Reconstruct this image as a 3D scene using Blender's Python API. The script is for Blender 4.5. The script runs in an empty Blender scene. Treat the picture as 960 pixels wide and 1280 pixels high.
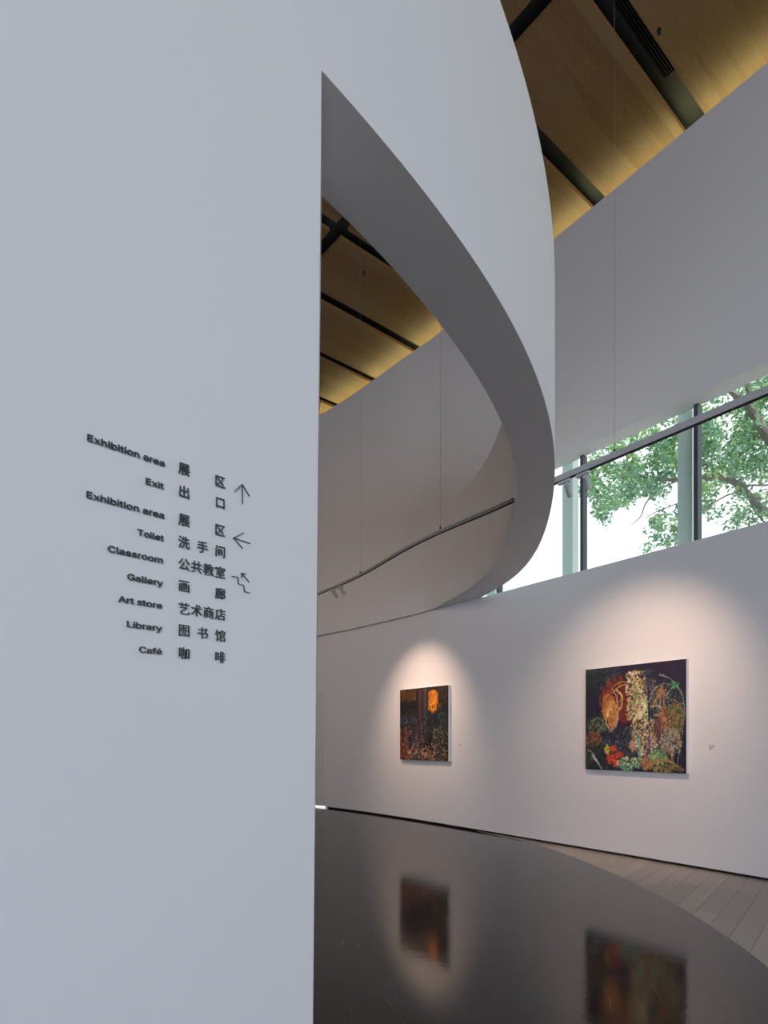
import bpy, bmesh, math, random
import numpy as np
from mathutils import Vector, Matrix
S = bpy.context.scene
COL = S.collection
random.seed(7); RNG = np.random.RandomState(7)
PI = math.pi
F = 760.0; CX = 480.0; HY = 925.0; EYE = 1.4      # focal length in px, principal column, horizon row, eye height
# ------------------------------------------------------------------ camera, world, sun, exposure
cam = bpy.data.objects.new('camera', bpy.data.cameras.new('camera'))
COL.objects.link(cam); S.camera = cam
cam.location = (0, 0, EYE); cam.rotation_euler = (PI / 2, 0, 0)
cam.data.sensor_fit = 'HORIZONTAL'; cam.data.sensor_width = 36; cam.data.lens = 36 * F / 960
cam.data.shift_y = (HY - 640) / 960; cam.data.clip_end = 500
S.view_settings.view_transform = 'Standard'; S.view_settings.look = 'None'
S.view_settings.gamma = 1; S.view_settings.exposure = 0; S.view_settings.use_curve_mapping = False
W = bpy.data.worlds.new('world'); S.world = W; W.use_nodes = True
bg = W.node_tree.nodes['Background']; bg.inputs[0].default_value = (0.93, 0.955, 1.0, 1); bg.inputs[1].default_value = 1.5

def lamp(name, kind, loc, target, energy, color, **kw):
    d = bpy.data.lights.new(name, kind); d.energy = energy; d.color = color
    for k, v in kw.items(): setattr(d, k, v)
    o = bpy.data.objects.new(name, d); COL.objects.link(o); o.location = loc
    o.rotation_euler = (Vector(target) - Vector(loc)).to_track_quat('-Z', 'Y').to_euler()
    return o
lamp('sun', 'SUN', (8.0, -21.3, 40), (0, 0, 0), 5.0, (1.0, 0.95, 0.85), angle=0.02)
# daylight arriving through the tall glazing behind the photographer
lamp('daylight_entrance', 'AREA', (1.5, -13.4, 2.3), (1.2, 2, 1.6), 500, (0.71, 0.80, 1.0), shape='RECTANGLE', size=9, size_y=4.0, spread=math.radians(120))
# added unseen warm fill for the inner walls, hidden behind the lettered wall
lamp('warm_fill_light', 'AREA', (-4.6, 8.5, 5.0), (-1.5, 11, 1.0), 70, (1.0, 0.80, 0.68), shape='RECTANGLE', size=3, size_y=3)

# ------------------------------------------------------------------ helpers
def tag(o, label=None, cat=None, group=None, kind=None):
    if label: o['label'] = label
    if cat: o['category'] = cat
    if group: o['group'] = group
    if kind: o['kind'] = kind
    return o
def empty(name, loc=(0, 0, 0), rz=0.0, label=None, cat=None, group=None, kind=None):
    o = bpy.data.objects.new(name, None); COL.objects.link(o); o.empty_display_size = .1
    o.location = loc; o.rotation_euler = (0, 0, rz)
    return tag(o, label, cat, group, kind)
def link(name, me, mat=None, parent=None):
    o = bpy.data.objects.new(name, me); COL.objects.link(o)
    if mat is not None and not len(me.materials): me.materials.append(mat)
    if parent: o.parent = parent
    return o
def mesh(name, verts, faces, mat=None, parent=None, smooth=False):
    me = bpy.data.meshes.new(name); me.from_pydata([tuple(v) for v in verts], [], faces); me.update()
    bm = bmesh.new(); bm.from_mesh(me); bmesh.ops.recalc_face_normals(bm, faces=bm.faces); bm.to_mesh(me); bm.free()
    if smooth:
        me.polygons.foreach_set('use_smooth', [True] * len(me.polygons)); me.set_sharp_from_angle(angle=math.radians(25))
    return link(name, me, mat, parent)
def box(bm, c, s, R=None, bevel=0.0):
    r = bmesh.ops.create_cube(bm, size=1.0); vs = r['verts']
    bmesh.ops.scale(bm, vec=s, verts=vs)
    if bevel:
        es = list({e for v in vs for e in v.link_edges})
        rr = bmesh.ops.bevel(bm, geom=es, offset=bevel, segments=1, affect='EDGES')
        vs = list({v for f in rr['faces'] for v in f.verts} | {v for v in vs if v.is_valid})
    if R is not None: bmesh.ops.transform(bm, matrix=R, verts=vs)
    bmesh.ops.translate(bm, vec=c, verts=vs)
def cyl(bm, a, b, r1, r2=None, n=16, caps=True):
    a = Vector(a); b = Vector(b); r2 = r1 if r2 is None else r2
    q = (b - a).to_track_quat('Z', 'Y').to_matrix().to_4x4(); L = (b - a).length
    bmesh.ops.create_cone(bm, cap_ends=caps, segments=n, radius1=r1, radius2=r2, depth=L, matrix=Matrix.Translation((a + b) / 2) @ q)
def bmo(name, bm, mat, parent=None, smooth=False):
    me = bpy.data.meshes.new(name); bm.to_mesh(me); bm.free()
    if smooth:
        me.polygons.foreach_set('use_smooth', [True] * len(me.polygons)); me.set_sharp_from_angle(angle=math.radians(35))
    return link(name, me, mat, parent)
def pix(x, y, d):                                   # ray through a pixel at depth d, used once to survey positions
    return Vector(((x - CX) / F * d, d, EYE + (HY - y) / F * d))
def plan(x, y, h):                                  # plan position of a point seen at height h above the eye
    d = F * h / (HY - y); return ((x - CX) / F * d, d)

# ------------------------------------------------------------------ materials
def pbr(name, color, rough=0.5, metal=0.0, spec=0.5, bump=None, var=None):
    m = bpy.data.materials.new(name); m.use_nodes = True; nt = m.node_tree; b = nt.nodes['Principled BSDF']
    b.inputs['Base Color'].default_value = (*color, 1); b.inputs['Roughness'].default_value = rough
    b.inputs['Metallic'].default_value = metal; b.inputs['Specular IOR Level'].default_value = spec
    tc = nt.nodes.new('ShaderNodeTexCoord')
    if var:
        sc, amt = var
        n = nt.nodes.new('ShaderNodeTexNoise'); n.inputs['Scale'].default_value = sc; n.inputs['Detail'].default_value = 5
        mx = nt.nodes.new('ShaderNodeMix'); mx.data_type = 'RGBA'
        mx.inputs[6].default_value = (*[c * (1 - amt) for c in color], 1); mx.inputs[7].default_value = (*[min(1, c * (1 + amt)) for c in color], 1)
        nt.links.new(tc.outputs['Object'], n.inputs['Vector']); nt.links.new(n.outputs[0], mx.inputs[0]); nt.links.new(mx.outputs[2], b.inputs['Base Color'])
    if bump:
        sc, st = bump
        n = nt.nodes.new('ShaderNodeTexNoise'); n.inputs['Scale'].default_value = sc; n.inputs['Detail'].default_value = 4
        bp = nt.nodes.new('ShaderNodeBump'); bp.inputs['Strength'].default_value = st; bp.inputs['Distance'].default_value = 0.002
        nt.links.new(tc.outputs['Object'], n.inputs['Vector']); nt.links.new(n.outputs[0], bp.inputs['Height']); nt.links.new(bp.outputs[0], b.inputs['Normal'])
    return m
M = {}
M['plaster'] = pbr('white_plaster', (0.78, 0.775, 0.78), 0.75, spec=0.25, bump=(60, 0.15), var=(1.2, 0.012))
M['dark_gap'] = pbr('recess_shade', (0.012, 0.011, 0.011), 0.7)  # near-black, carries the shade of the gap at the wall foot
M['ceil_dark'] = pbr('dark_ceiling_metal', (0.018, 0.022, 0.025), 0.55, var=(3, .15))
M['vent'] = pbr('vent_metal', (0.008, 0.009, 0.010), 0.5)
M['letter'] = pbr('dark_letter_metal', (0.045, 0.058, 0.068), 0.42, metal=0.35)
M['letter_side'] = M['letter']
M['rail'] = pbr('grey_track_metal', (0.46, 0.46, 0.47), 0.5)
M['rail_slot'] = pbr('track_slot_black', (0.01, 0.01, 0.012), 0.6)
M['spot'] = pbr('white_spot_metal', (0.50, 0.50, 0.52), 0.45)
M['wire'] = pbr('steel_wire', (0.25, 0.25, 0.26), 0.5, metal=0.3)
M['mullion'] = pbr('dark_window_frame', (0.055, 0.07, 0.085), 0.5)
M['column'] = pbr('pale_painted_column', (0.80, 0.92, 0.88), 0.6)
M['bark'] = pbr('grey_bark', (0.22, 0.19, 0.18), 0.9, bump=(30, .6), var=(8, .3))
M['ground'] = pbr('pale_paving_outside', (0.62, 0.64, 0.60), 0.9, var=(2, .15))
M['canvas_side'] = pbr('raw_canvas_edge', (0.80, 0.76, 0.72), 0.8)
M['screed'] = pbr('grey_screed', (0.2, 0.19, 0.18), 0.8)
M['door'] = pbr('door_paint', (0.74, 0.73, 0.73), 0.65)
M['glow'] = bpy.data.materials.new('light_strip'); M['glow'].use_nodes = True

def emis(name, col, st):
    m = bpy.data.materials.new(name); m.use_nodes = True; nt = m.node_tree; nt.nodes.clear()
    e = nt.nodes.new('ShaderNodeEmission'); e.inputs[0].default_value = (*col, 1); e.inputs[1].default_value = st
    o = nt.nodes.new('ShaderNodeOutputMaterial'); nt.links.new(e.outputs[0], o.inputs[0]); return m
M['cove'] = emis('cove_led', (1.0, 0.95, 0.48), 24)
M['doorlight'] = emis('lit_room_behind_door', (1.0, 0.97, 0.95), 1.6)
M['lens'] = emis('spot_lens', (1.0, 0.85, 0.7), 3)

def wood_mat():
    m = bpy.data.materials.new('ceiling_veneer'); m.use_nodes = True; nt = m.node_tree; b = nt.nodes['Principled BSDF']; N = nt.nodes.new; L = nt.links.new
    tc = N('ShaderNodeTexCoord'); oi = N('ShaderNodeObjectInfo')
    sc = N('ShaderNodeVectorMath'); sc.operation = 'SCALE'; sc.inputs[3].default_value = 7.0
    cb = N('ShaderNodeCombineXYZ'); L(oi.outputs['Random'], cb.inputs[0]); L(oi.outputs['Random'], cb.inputs[1]); L(cb.outputs[0], sc.inputs[0])
    ad = N('ShaderNodeVectorMath'); L(tc.outputs['Object'], ad.inputs[0]); L(sc.outputs[0], ad.inputs[1])
    mp = N('ShaderNodeMapping'); mp.inputs['Scale'].default_value = (0.55, 4.2, 1); L(ad.outputs[0], mp.inputs[0])
    n1 = N('ShaderNodeTexNoise'); n1.inputs['Scale'].default_value = 1.6; n1.inputs['Detail'].default_value = 2; L(mp.outputs[0], n1.inputs[0])
    # rings of the cathedral grain: contour lines of the stretched noise
    mu = N('ShaderNodeMath'); mu.operation = 'MULTIPLY'; mu.inputs[1].default_value = 22; L(n1.outputs[0], mu.inputs[0])
    fr = N('ShaderNodeMath'); fr.operation = 'PINGPONG'; fr.inputs[1].default_value = 0.5; L(mu.outputs[0], fr.inputs[0])
    mp2 = N('ShaderNodeMapping'); mp2.inputs['Scale'].default_value = (1.2, 40, 1); L(ad.outputs[0], mp2.inputs[0])
    n2 = N('ShaderNodeTexNoise'); n2.inputs['Scale'].default_value = 2.5; n2.inputs['Detail'].default_value = 4; L(mp2.outputs[0], n2.inputs[0])
    mp3 = N('ShaderNodeMapping'); mp3.inputs['Scale'].default_value = (0.12, 3.2, 1); L(ad.outputs[0], mp3.inputs[0])
    n3 = N('ShaderNodeTexVoronoi'); n3.inputs['Scale'].default_value = 1.6; L(mp3.outputs[0], n3.inputs[0])
    r1 = N('ShaderNodeMix'); r1.data_type = 'RGBA'; r1.inputs[6].default_value = (0.235, 0.112, 0.036, 1); r1.inputs[7].default_value = (0.33, 0.19, 0.072, 1); L(fr.outputs[0], r1.inputs[0])
    r2 = N('ShaderNodeMix'); r2.data_type = 'RGBA'; r2.blend_type = 'MULTIPLY'; r2.inputs[0].default_value = 0.35; L(r1.outputs[2], r2.inputs[6]); L(n2.outputs[0], r2.inputs[7])
    sx = N('ShaderNodeSeparateColor'); L(n3.outputs['Color'], sx.inputs[0])
    r3 = N('ShaderNodeMix'); r3.data_type = 'RGBA'; r3.blend_type = 'MIX'; r3.inputs[7].default_value = (0.38, 0.255, 0.115, 1)
    m3 = N('ShaderNodeMath'); m3.operation = 'MULTIPLY'; m3.inputs[1].default_value = 0.35; L(sx.outputs[0], m3.inputs[0]); L(m3.outputs[0], r3.inputs[0]); L(r2.outputs[2], r3.inputs[6])
    L(r3.outputs[2], b.inputs['Base Color']); b.inputs['Roughness'].default_value = 0.5
    return m
M['wood'] = wood_mat()
M['wood_edge'] = pbr('veneer_edge', (0.28, 0.145, 0.05), 0.6)

def resin_mat():
    m = pbr('dark_polished_resin', (0.030, 0.027, 0.026), 0.14); nt = m.node_tree; b = nt.nodes['Principled BSDF']; N = nt.nodes.new; L = nt.links.new
    tc = N('ShaderNodeTexCoord')
    n = N('ShaderNodeTexNoise'); n.inputs['Scale'].default_value = 1.8; n.inputs['Detail'].default_value = 8; n.inputs['Roughness'].default_value = .6; L(tc.outputs['Object'], n.inputs[0])
    mr = N('ShaderNodeMapRange'); mr.inputs[1].default_value = .3; mr.inputs[2].default_value = .7; mr.inputs[3].default_value = .07; mr.inputs[4].default_value = .13; L(n.outputs[0], mr.inputs[0]); L(mr.outputs[0], b.inputs['Roughness'])
    cr = N('ShaderNodeMix'); cr.data_type = 'RGBA'; cr.inputs[6].default_value = (0.013, 0.0105, 0.010, 1); cr.inputs[7].default_value = (0.030, 0.024, 0.022, 1); L(n.outputs[0], cr.inputs[0])
    # hairline scratches: thin bands of two crossed, strongly stretched voronoi edges
    col = cr.outputs[2]
    for k, (rz, s) in enumerate(((0.5, 1.3), (-0.9, 0.9), (1.9, 1.1))):
        mp = N('ShaderNodeMapping'); mp.inputs['Rotation'].default_value = (0, 0, rz); mp.inputs['Scale'].default_value = (s, s * 0.22, 1); L(tc.outputs['Object'], mp.inputs[0])
        wn = N('ShaderNodeTexNoise'); wn.inputs['Scale'].default_value = .8; L(mp.outputs[0], wn.inputs[0])
        va = N('ShaderNodeVectorMath'); L(mp.outputs[0], va.inputs[0]); L(wn.outputs[1], va.inputs[1])
        v = N('ShaderNodeTexVoronoi'); v.feature = 'DISTANCE_TO_EDGE'; v.inputs['Scale'].default_value = 1.1; L(va.outputs[0], v.inputs[0])
        lt = N('ShaderNodeMath'); lt.operation = 'LESS_THAN'; lt.inputs[1].default_value = 0.0022; L(v.outputs[0], lt.inputs[0])
        n5 = N('ShaderNodeTexNoise'); n5.inputs['Scale'].default_value = 2.3 + k; L(tc.outputs['Object'], n5.inputs[0])
        g = N('ShaderNodeMath'); g.operation = 'GREATER_THAN'; g.inputs[1].default_value = .56; L(n5.outputs[0], g.inputs[0])
        mm = N('ShaderNodeMath'); mm.operation = 'MULTIPLY'; L(lt.outputs[0], mm.inputs[0]); L(g.outputs[0], mm.inputs[1])
        m2 = N('ShaderNodeMath'); m2.operation = 'MULTIPLY'; m2.inputs[1].default_value = .5; L(mm.outputs[0], m2.inputs[0])
        mx = N('ShaderNodeMix'); mx.data_type = 'RGBA'; mx.inputs[7].default_value = (0.16, 0.145, 0.135, 1); L(m2.outputs[0], mx.inputs[0]); L(col, mx.inputs[6]); col = mx.outputs[2]
    L(col, b.inputs['Base Color'])
    b.inputs['IOR'].default_value = 1.52
    bp = N('ShaderNodeBump'); bp.inputs['Strength'].default_value = .04; bp.inputs['Distance'].default_value = .01
    n4 = N('ShaderNodeTexNoise'); n4.inputs['Scale'].default_value = 14; L(tc.outputs['Object'], n4.inputs[0]); L(n4.outputs[0], bp.inputs['Height']); L(bp.outputs[0], b.inputs['Normal'])
    return m
M['resin'] = resin_mat()
def plank_mat(name, c):
    m = pbr(name, c, 0.38); nt = m.node_tree; b = nt.nodes['Principled BSDF']; N = nt.nodes.new; L = nt.links.new
    tc = N('ShaderNodeTexCoord'); oi = N('ShaderNodeObjectInfo')
    mp = N('ShaderNodeMapping'); mp.inputs['Scale'].default_value = (1.5, 60, 1); L(tc.outputs['Object'], mp.inputs[0])
    n = N('ShaderNodeTexNoise'); n.inputs['Scale'].default_value = 2; n.inputs['Detail'].default_value = 4; L(mp.outputs[0], n.inputs[0])
    a = N('ShaderNodeMath'); a.operation = 'MULTIPLY'; a.inputs[1].default_value = .28; L(oi.outputs['Random'], a.inputs[0])
    a2 = N('ShaderNodeMath'); L(a.outputs[0], a2.inputs[0]); a3 = N('ShaderNodeMath'); a3.operation = 'MULTIPLY'; a3.inputs[1].default_value = .5; L(n.outputs[0], a3.inputs[0]); L(a3.outputs[0], a2.inputs[1])
    mx = N('ShaderNodeMix'); mx.data_type = 'RGBA'; mx.inputs[6].default_value = (*[q * .66 for q in c], 1); mx.inputs[7].default_value = (*[q * 1.35 for q in c], 1); L(a2.outputs[0], mx.inputs[0]); L(mx.outputs[2], b.inputs['Base Color'])
    return m
M['plank'] = plank_mat('grey_oak_board', (0.46, 0.415, 0.365))

def glass_mat():
    m = bpy.data.materials.new('pale_green_glass'); m.use_nodes = True; nt = m.node_tree; nt.nodes.clear(); N = nt.nodes.new; L = nt.links.new
    t = N('ShaderNodeBsdfTransparent'); t.inputs[0].default_value = (0.89, 0.955, 0.93, 1)
    g = N('ShaderNodeBsdfGlossy'); g.inputs['Roughness'].default_value = 0.01; g.inputs[0].default_value = (.9, 1, .97, 1)
    mx = N('ShaderNodeMixShader'); mx.inputs[0].default_value = 0.07; L(t.outputs[0], mx.inputs[1]); L(g.outputs[0], mx.inputs[2])
    o = N('ShaderNodeOutputMaterial'); L(mx.outputs[0], o.inputs[0]); return m
M['glass'] = glass_mat()
def leaf_mat():
    m = bpy.data.materials.new('tree_leaf'); m.use_nodes = True; nt = m.node_tree; nt.nodes.clear(); N = nt.nodes.new; L = nt.links.new
    at = N('ShaderNodeAttribute'); at.attribute_name = 'tint'
    d = N('ShaderNodeBsdfDiffuse'); t = N('ShaderNodeBsdfTranslucent'); g = N('ShaderNodeBsdfGlossy'); g.inputs['Roughness'].default_value = .35; g.inputs[0].default_value = (.8, .9, .9, 1)
    L(at.outputs['Color'], d.inputs[0]); L(at.outputs['Color'], t.inputs[0])
    mx = N('ShaderNodeMixShader'); mx.inputs[0].default_value = .45; L(d.outputs[0], mx.inputs[1]); L(t.outputs[0], mx.inputs[2])
    m2 = N('ShaderNodeMixShader'); m2.inputs[0].default_value = .10; L(mx.outputs[0], m2.inputs[1]); L(g.outputs[0], m2.inputs[2])
    o = N('ShaderNodeOutputMaterial'); L(m2.outputs[0], o.inputs[0]); return m
M['leaf'] = leaf_mat()
def paint_mat(name):
    m = bpy.data.materials.new(name); m.use_nodes = True; nt = m.node_tree; b = nt.nodes['Principled BSDF']
    at = nt.nodes.new('ShaderNodeAttribute'); at.attribute_name = 'paint'
    nt.links.new(at.outputs['Color'], b.inputs['Base Color']); b.inputs['Roughness'].default_value = .5
    bp = nt.nodes.new('ShaderNodeBump'); bp.inputs['Strength'].default_value = .25; bp.inputs['Distance'].default_value = .004
    nt.links.new(at.outputs['Color'], bp.inputs['Height']); nt.links.new(bp.outputs[0], b.inputs['Normal'])
    return m

# ------------------------------------------------------------------ survey of the shell
H = 2.17            # underside of the curved wall's opening above the eye (= window sill)
T = 3.66            # top of the curved wall above the eye
HEAD = 3.75; TOPW = 6.72; HC = 7.4
ZH, ZT, ZHEAD, ZTOP, ZC = [EYE + v for v in (H, T, HEAD, TOPW, HC)]
def resample(P, step):
    P = np.array(P, float); seg = np.hypot(*np.diff(P, axis=0).T); s = np.r_[0, np.cumsum(seg)]
    n = max(2, int(s[-1] / step) + 1); t = np.linspace(0, s[-1], n)
    return np.c_[np.interp(t, s, P[:, 0]), np.interp(t, s, P[:, 1])]
def catmull(P, k=10):
    P = [np.array(p, float) for p in P]; Q = [2 * P[0] - P[1]] + P + [2 * P[-1] - P[-2]]; out = []
    for i in range(1, len(Q) - 2):
        for j in range(k):
            t = j / k; a, b, c, d = Q[i - 1:i + 3]
            out.append(.5 * (2 * b + (c - a) * t + (2 * a - 5 * b + 4 * c - d) * t * t + (3 * b - a - 3 * c + d) * t ** 3))
    out.append(P[-1]); return np.array(out)
def fit(P, deg, n, w=None):
    P = np.array(P); s = np.r_[0, np.cumsum(np.hypot(*np.diff(P, axis=0).T))]; s /= s[-1]
    cx = np.polynomial.chebyshev.Chebyshev.fit(s, P[:, 0], deg, w=w); cy = np.polynomial.chebyshev.Chebyshev.fit(s, P[:, 1], deg, w=w)
    t = np.linspace(0, 1, n); return np.c_[cx(t), cy(t)]
outer_px = [(402, 88), (423, 111), (460.6, 155), (511, 218.8), (549, 263.8), (584, 309), (607.5, 348), (628, 380), (648, 421), (660, 449), (671, 470), (682.5, 504), (690, 541), (693.7, 575), (693.7, 592), (690, 627.5), (680.6, 665), (663.7, 699), (637.5, 725), (600, 747.5)]
inner_px = [(402, 245), (461.7, 303), (496.7, 339.6), (526, 374.6), (555, 412.5), (584, 453), (601.7, 482.5), (619, 511), (633.7, 541), (643, 571), (645.5, 601), (645, 623), (637, 667), (620, 703), (593, 730), (567, 747), (538, 765)]
OUT = [plan(x, y, H) for x, y in outer_px]; INN = [plan(x, y, H) for x, y in inner_px]
w = np.ones(len(OUT)); w[0] = w[-1] = 4; wi = np.ones(len(INN)); wi[0] = wi[-1] = 4
NR = 110
OUT = fit(OUT, 7, NR, w); INN = fit(INN, 7, NR, wi)
P0 = OUT[0].copy(); U = OUT[1] - OUT[0]; U /= np.hypot(*U)
U = np.array([735., 760.]); U /= np.hypot(*U)       # direction of the lettered wall
NIN = np.array([-U[1], U[0]])                       # its normal, into the gallery behind

# long wall with the paintings: plan curve (face), from behind the photographer to the far left
VW = np.array([-.586, .810])
WP = [np.array([3.80, 6.03]) - VW * k for k in (27, 21, 15.5, 12, 9, 6, 4, 2, 1)] + [(3.80, 6.03), (2.887, 7.313), (2.04, 8.478), (1.363, 9.416), (.145, 11.03), (-1.19, 12.52), (-2.75, 13.85), (-5.0, 15.1), (-8.2, 15.9)]
WC = resample(catmull(WP, 12), .12)
def wnorm(C):
    d = np.gradient(C, axis=0); d /= np.hypot(d[:, 0], d[:, 1])[:, None]; return np.c_[d[:, 1], -d[:, 0]]
WN = wnorm(WC)
def wall_at(x, off=0.0):                            # point of the wall (offset off outward) on the ray through column x
    C = WC + WN * off; k = (x - CX) / F
    v = C[:, 0] - k * C[:, 1]
    for i in range(len(C) - 1):
        if v[i] * v[i + 1] <= 0 and C[i, 1] > 1:
            t = v[i] / (v[i] - v[i + 1]); p = C[i] * (1 - t) + C[i + 1] * t
            return p, i + t
    raise ValueError(x)
def wall_dir(i):
    d = WC[int(i) + 1] - WC[int(i)]; return d / np.hypot(*d)

# ------------------------------------------------------------------ wall_left: lettered wall running on into the hanging curved band
def resample_n(P, n):
    seg_ = np.hypot(*np.diff(P, axis=0).T); s_ = np.r_[0, np.cumsum(seg_)]; t = np.linspace(0, s_[-1], n)
    return np.c_[np.interp(t, s_, P[:, 0]), np.interp(t, s_, P[:, 1])]
def build_wall_left():
    ns = 24; L = 5.2
    ts = np.linspace(L, 0, ns, endpoint=False)
    A = [P0 - U * t for t in ts]; B = [P0 - U * t + NIN * .35 for t in ts]
    Oa = np.array(A); Ia = np.array(B)
    verts = []; faces = []
    def v(p, z): verts.append((p[0], p[1], z)); return len(verts) - 1
    lean = .03
    rows = []
    for i in range(ns):
        rows.append([v(Oa[i], z) for z in (0, ZH, ZT)] + [v(Ia[i], z) for z in (0, ZH, ZT)])
    j0 = [v(P0 - U * (.012 + lean), 0), v(OUT[0], ZH), v(OUT[0], ZT), v(P0 - U * (.3 + lean) + NIN * .35, 0), v(INN[0], ZH), v(INN[0], ZT)]
    rows.append(j0)
    for i in range(ns):
        a, b = rows[i], rows[i + 1]
        faces += [(a[0], b[0], b[1], a[1]), (a[1], b[1], b[2], a[2]), (a[3], a[4], b[4], b[3]), (a[4], a[5], b[5], b[4]), (a[2], b[2], b[5], a[5])]
    a = rows[0]; faces += [(a[0], a[1], a[4], a[3]), (a[1], a[2], a[5], a[4])]
    faces.append((j0[0], j0[3], j0[4], j0[1]))
    prev = (j0[1], j0[2], j0[4], j0[5])
    O = OUT.copy(); I = INN.copy()
    eo = O[-1] - O[-2]; eo /= np.hypot(*eo); ei = I[-1] - I[-2]; ei /= np.hypot(*ei)
    O = np.vstack([O, O[-1] + eo * .08])
    # the inner face eases into the long wall with a fillet
    back = np.hypot(*(I - I[-1]).T); ka = int(np.argmax(back < .7)); E_ = I[-1].copy()
    iB = iled + 6; B_ = WC[iB] - WN[iB] * .02; tt = np.linspace(0, 1, 14)[1:]
    A_ = I[ka]; fil = np.array([(1 - t) ** 2 * A_ + 2 * t * (1 - t) * E_ + t * t * B_ for t in tt])
    fil = np.vstack([fil, [WC[iB + k] - WN[iB + k] * (.02 - .003 * k) for k in range(3, 10, 3)]])
    I = np.vstack([I[:ka + 1], fil])
    if len(O) < len(I): O = np.vstack([O] + [O[-1:]] * (len(I) - len(O)))
    O = resample_n(O, len(I))
    for i in range(1, len(O)):
        cur = (v(O[i], ZH), v(O[i], ZT), v(I[i], ZH), v(I[i], ZT))
        faces += [(prev[0], cur[0], cur[1], prev[1]), (prev[2], prev[3], cur[3], cur[2]), (prev[0], prev[2], cur[2], cur[0]), (prev[1], cur[1], cur[3], prev[3])]
        prev = cur
    faces.append((prev[0], prev[2], prev[3], prev[1]))
    o = mesh('wall_left', verts, faces, M['plaster'], smooth=True)
    tag(o, kind='structure')
# ------------------------------------------------------------------ strips following the long wall
def strip(name, i0, i1, z0, z1, a, b, mat, kind='structure', parent=None, z0f=None, af=None):
    verts = []; faces = []
    for i in range(i0, i1 + 1):
        aa = af(i) if af else a; zz = z0f(i) if z0f else z0
        p = WC[i] + WN[i] * aa; q = WC[i] + WN[i] * b
        verts += [(p[0], p[1], zz), (p[0], p[1], z1), (q[0], q[1], z1), (q[0], q[1], zz)]
    for k in range(i1 - i0):
        s = 4 * k; t = s + 4
        for u in range(4):
            faces.append((s + u, s + (u + 1) % 4, t + (u + 1) % 4, t + u))
    faces.append((0, 1, 2, 3)); e = 4 * (i1 - i0); faces.append((e, e + 3, e + 2, e + 1))
    o = mesh(name, verts, faces, mat, parent, smooth=True)
    if not parent: tag(o, kind=kind)
    return o
NW = len(WC) - 1
_, idoor = wall_at(407.7); idoor = int(round(idoor))
_, iwin = wall_at(572); iwin = int(iwin)            # the glazing ends behind the curved wall
_, iled = wall_at(541); iled = int(iled)
build_wall_left()
wr = strip('wall_right', 0, idoor, .03, ZH, 0, .24, M['plaster'])
WC_d = 12
strip('wall_back', idoor + WC_d, NW, .03, ZH, 0, .24, M['plaster'])
dz = EYE + (HY - 867) / F * wall_at(407.7)[0][1]
strip('wall_door_lintel', idoor, idoor + WC_d, dz, ZH, 0, .24, M['plaster'])
strip('shadow_gap_right', 0, idoor, 0.0, .03, .05, .12, M['dark_gap'])  # recessed back of the shadow gap, its shade put into the colour
strip('shadow_gap_back', idoor + WC_d, NW, 0.0, .03, .05, .12, M['dark_gap'])
strip('wall_right_upper', 0, iwin, ZHEAD, ZTOP, 0, .24, M['plaster'])
def ledge(i): return 0.0 if i < iled - 1 else -.06 * (lambda q: q * q * (3 - 2 * q))(min(1, (i - iled + 1) / 9.0))
strip('wall_back_upper', iwin, NW, ZH, ZTOP, 0, .24, M['plaster'], af=ledge)
strip('trim_1', 0, NW, ZTOP - .14, ZTOP, .24, 1.3, M['ceil_dark'])
strip('wall_cove', 0, NW, ZTOP, ZC + .35, 1.2, 1.35, M['ceil_dark'])
# hidden light strip lying on the wall head
cl = strip('cove_light', 0, NW, ZTOP + .002, ZTOP + .34, .76, .82, M['ceil_dark'], kind=None)
strip('led_tape', 0, NW, ZTOP + .341, ZTOP + .343, .765, .815, M['cove'], kind=None, parent=cl)
tag(cl, 'warm light strip hidden on top of the long wall, washing the wooden ceiling', 'light strip')

# far walls out of view that close the hall
def slab(name, x0, x1, y0, y1, z0, z1, mat, kind='structure'):
    bm = bmesh.new(); box(bm, ((x0 + x1) / 2, (y0 + y1) / 2, (z0 + z1) / 2), (x1 - x0, y1 - y0, z1 - z0))
    return tag(bmo(name, bm, mat), kind=kind)
slab('wall_far', -8.5, -8.2, -13.6, 16, 0, ZC + .3, M['plaster'])
slab('wall_entrance', -8.2, -4.5, -13.9, -13.6, 0, ZC + .3, M['plaster'])
slab('wall_entrance_head', -4.5, 18.5, -13.9, -13.6, 4.4, ZC + .3, M['plaster'])

# ------------------------------------------------------------------ window band
def win_point(x, off): return wall_at(x, off)[0]
wn = tag(empty('window_1', (WC[iwin][0], WC[iwin][1], ZH)), kind='structure')
wn_inv = Matrix.Translation(-wn.location)
p730, i730 = wall_at(729.6, .22); MOD = 1.50
def s_at(dist):                                     # wall index at an arc distance from the mullion at column 730, positive towards the viewer
    return i730 - dist / .12
def wp(i, off):
    i = max(0.0, min(NW - 1e-6, i)); k = int(i); t = i - k
    c = WC[k] * (1 - t) + WC[min(k + 1, NW)] * t; n = WN[k] * (1 - t) + WN[min(k + 1, NW)] * t
    return c + n * off, math.atan2(n[1], n[0])
seg = np.hypot(*(WC[1] - WC[0]))
def sd(dist): return i730 - dist / seg
edges = []
for k in range(-1, 11):
    i = sd(k * MOD)
    if i < 1: break
    edges.append(i)
    p, a = wp(i, .22)
    bm = bmesh.new(); box(bm, (0, 0, 0), (.09, .045, ZHEAD - ZH))
    o = bmo('window_mullion', bm, M['mullion'], wn); o.location = (p[0] - wn.location[0], p[1] - wn.location[1], (ZHEAD - ZH) / 2); o.rotation_euler = (0, 0, a)
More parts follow.
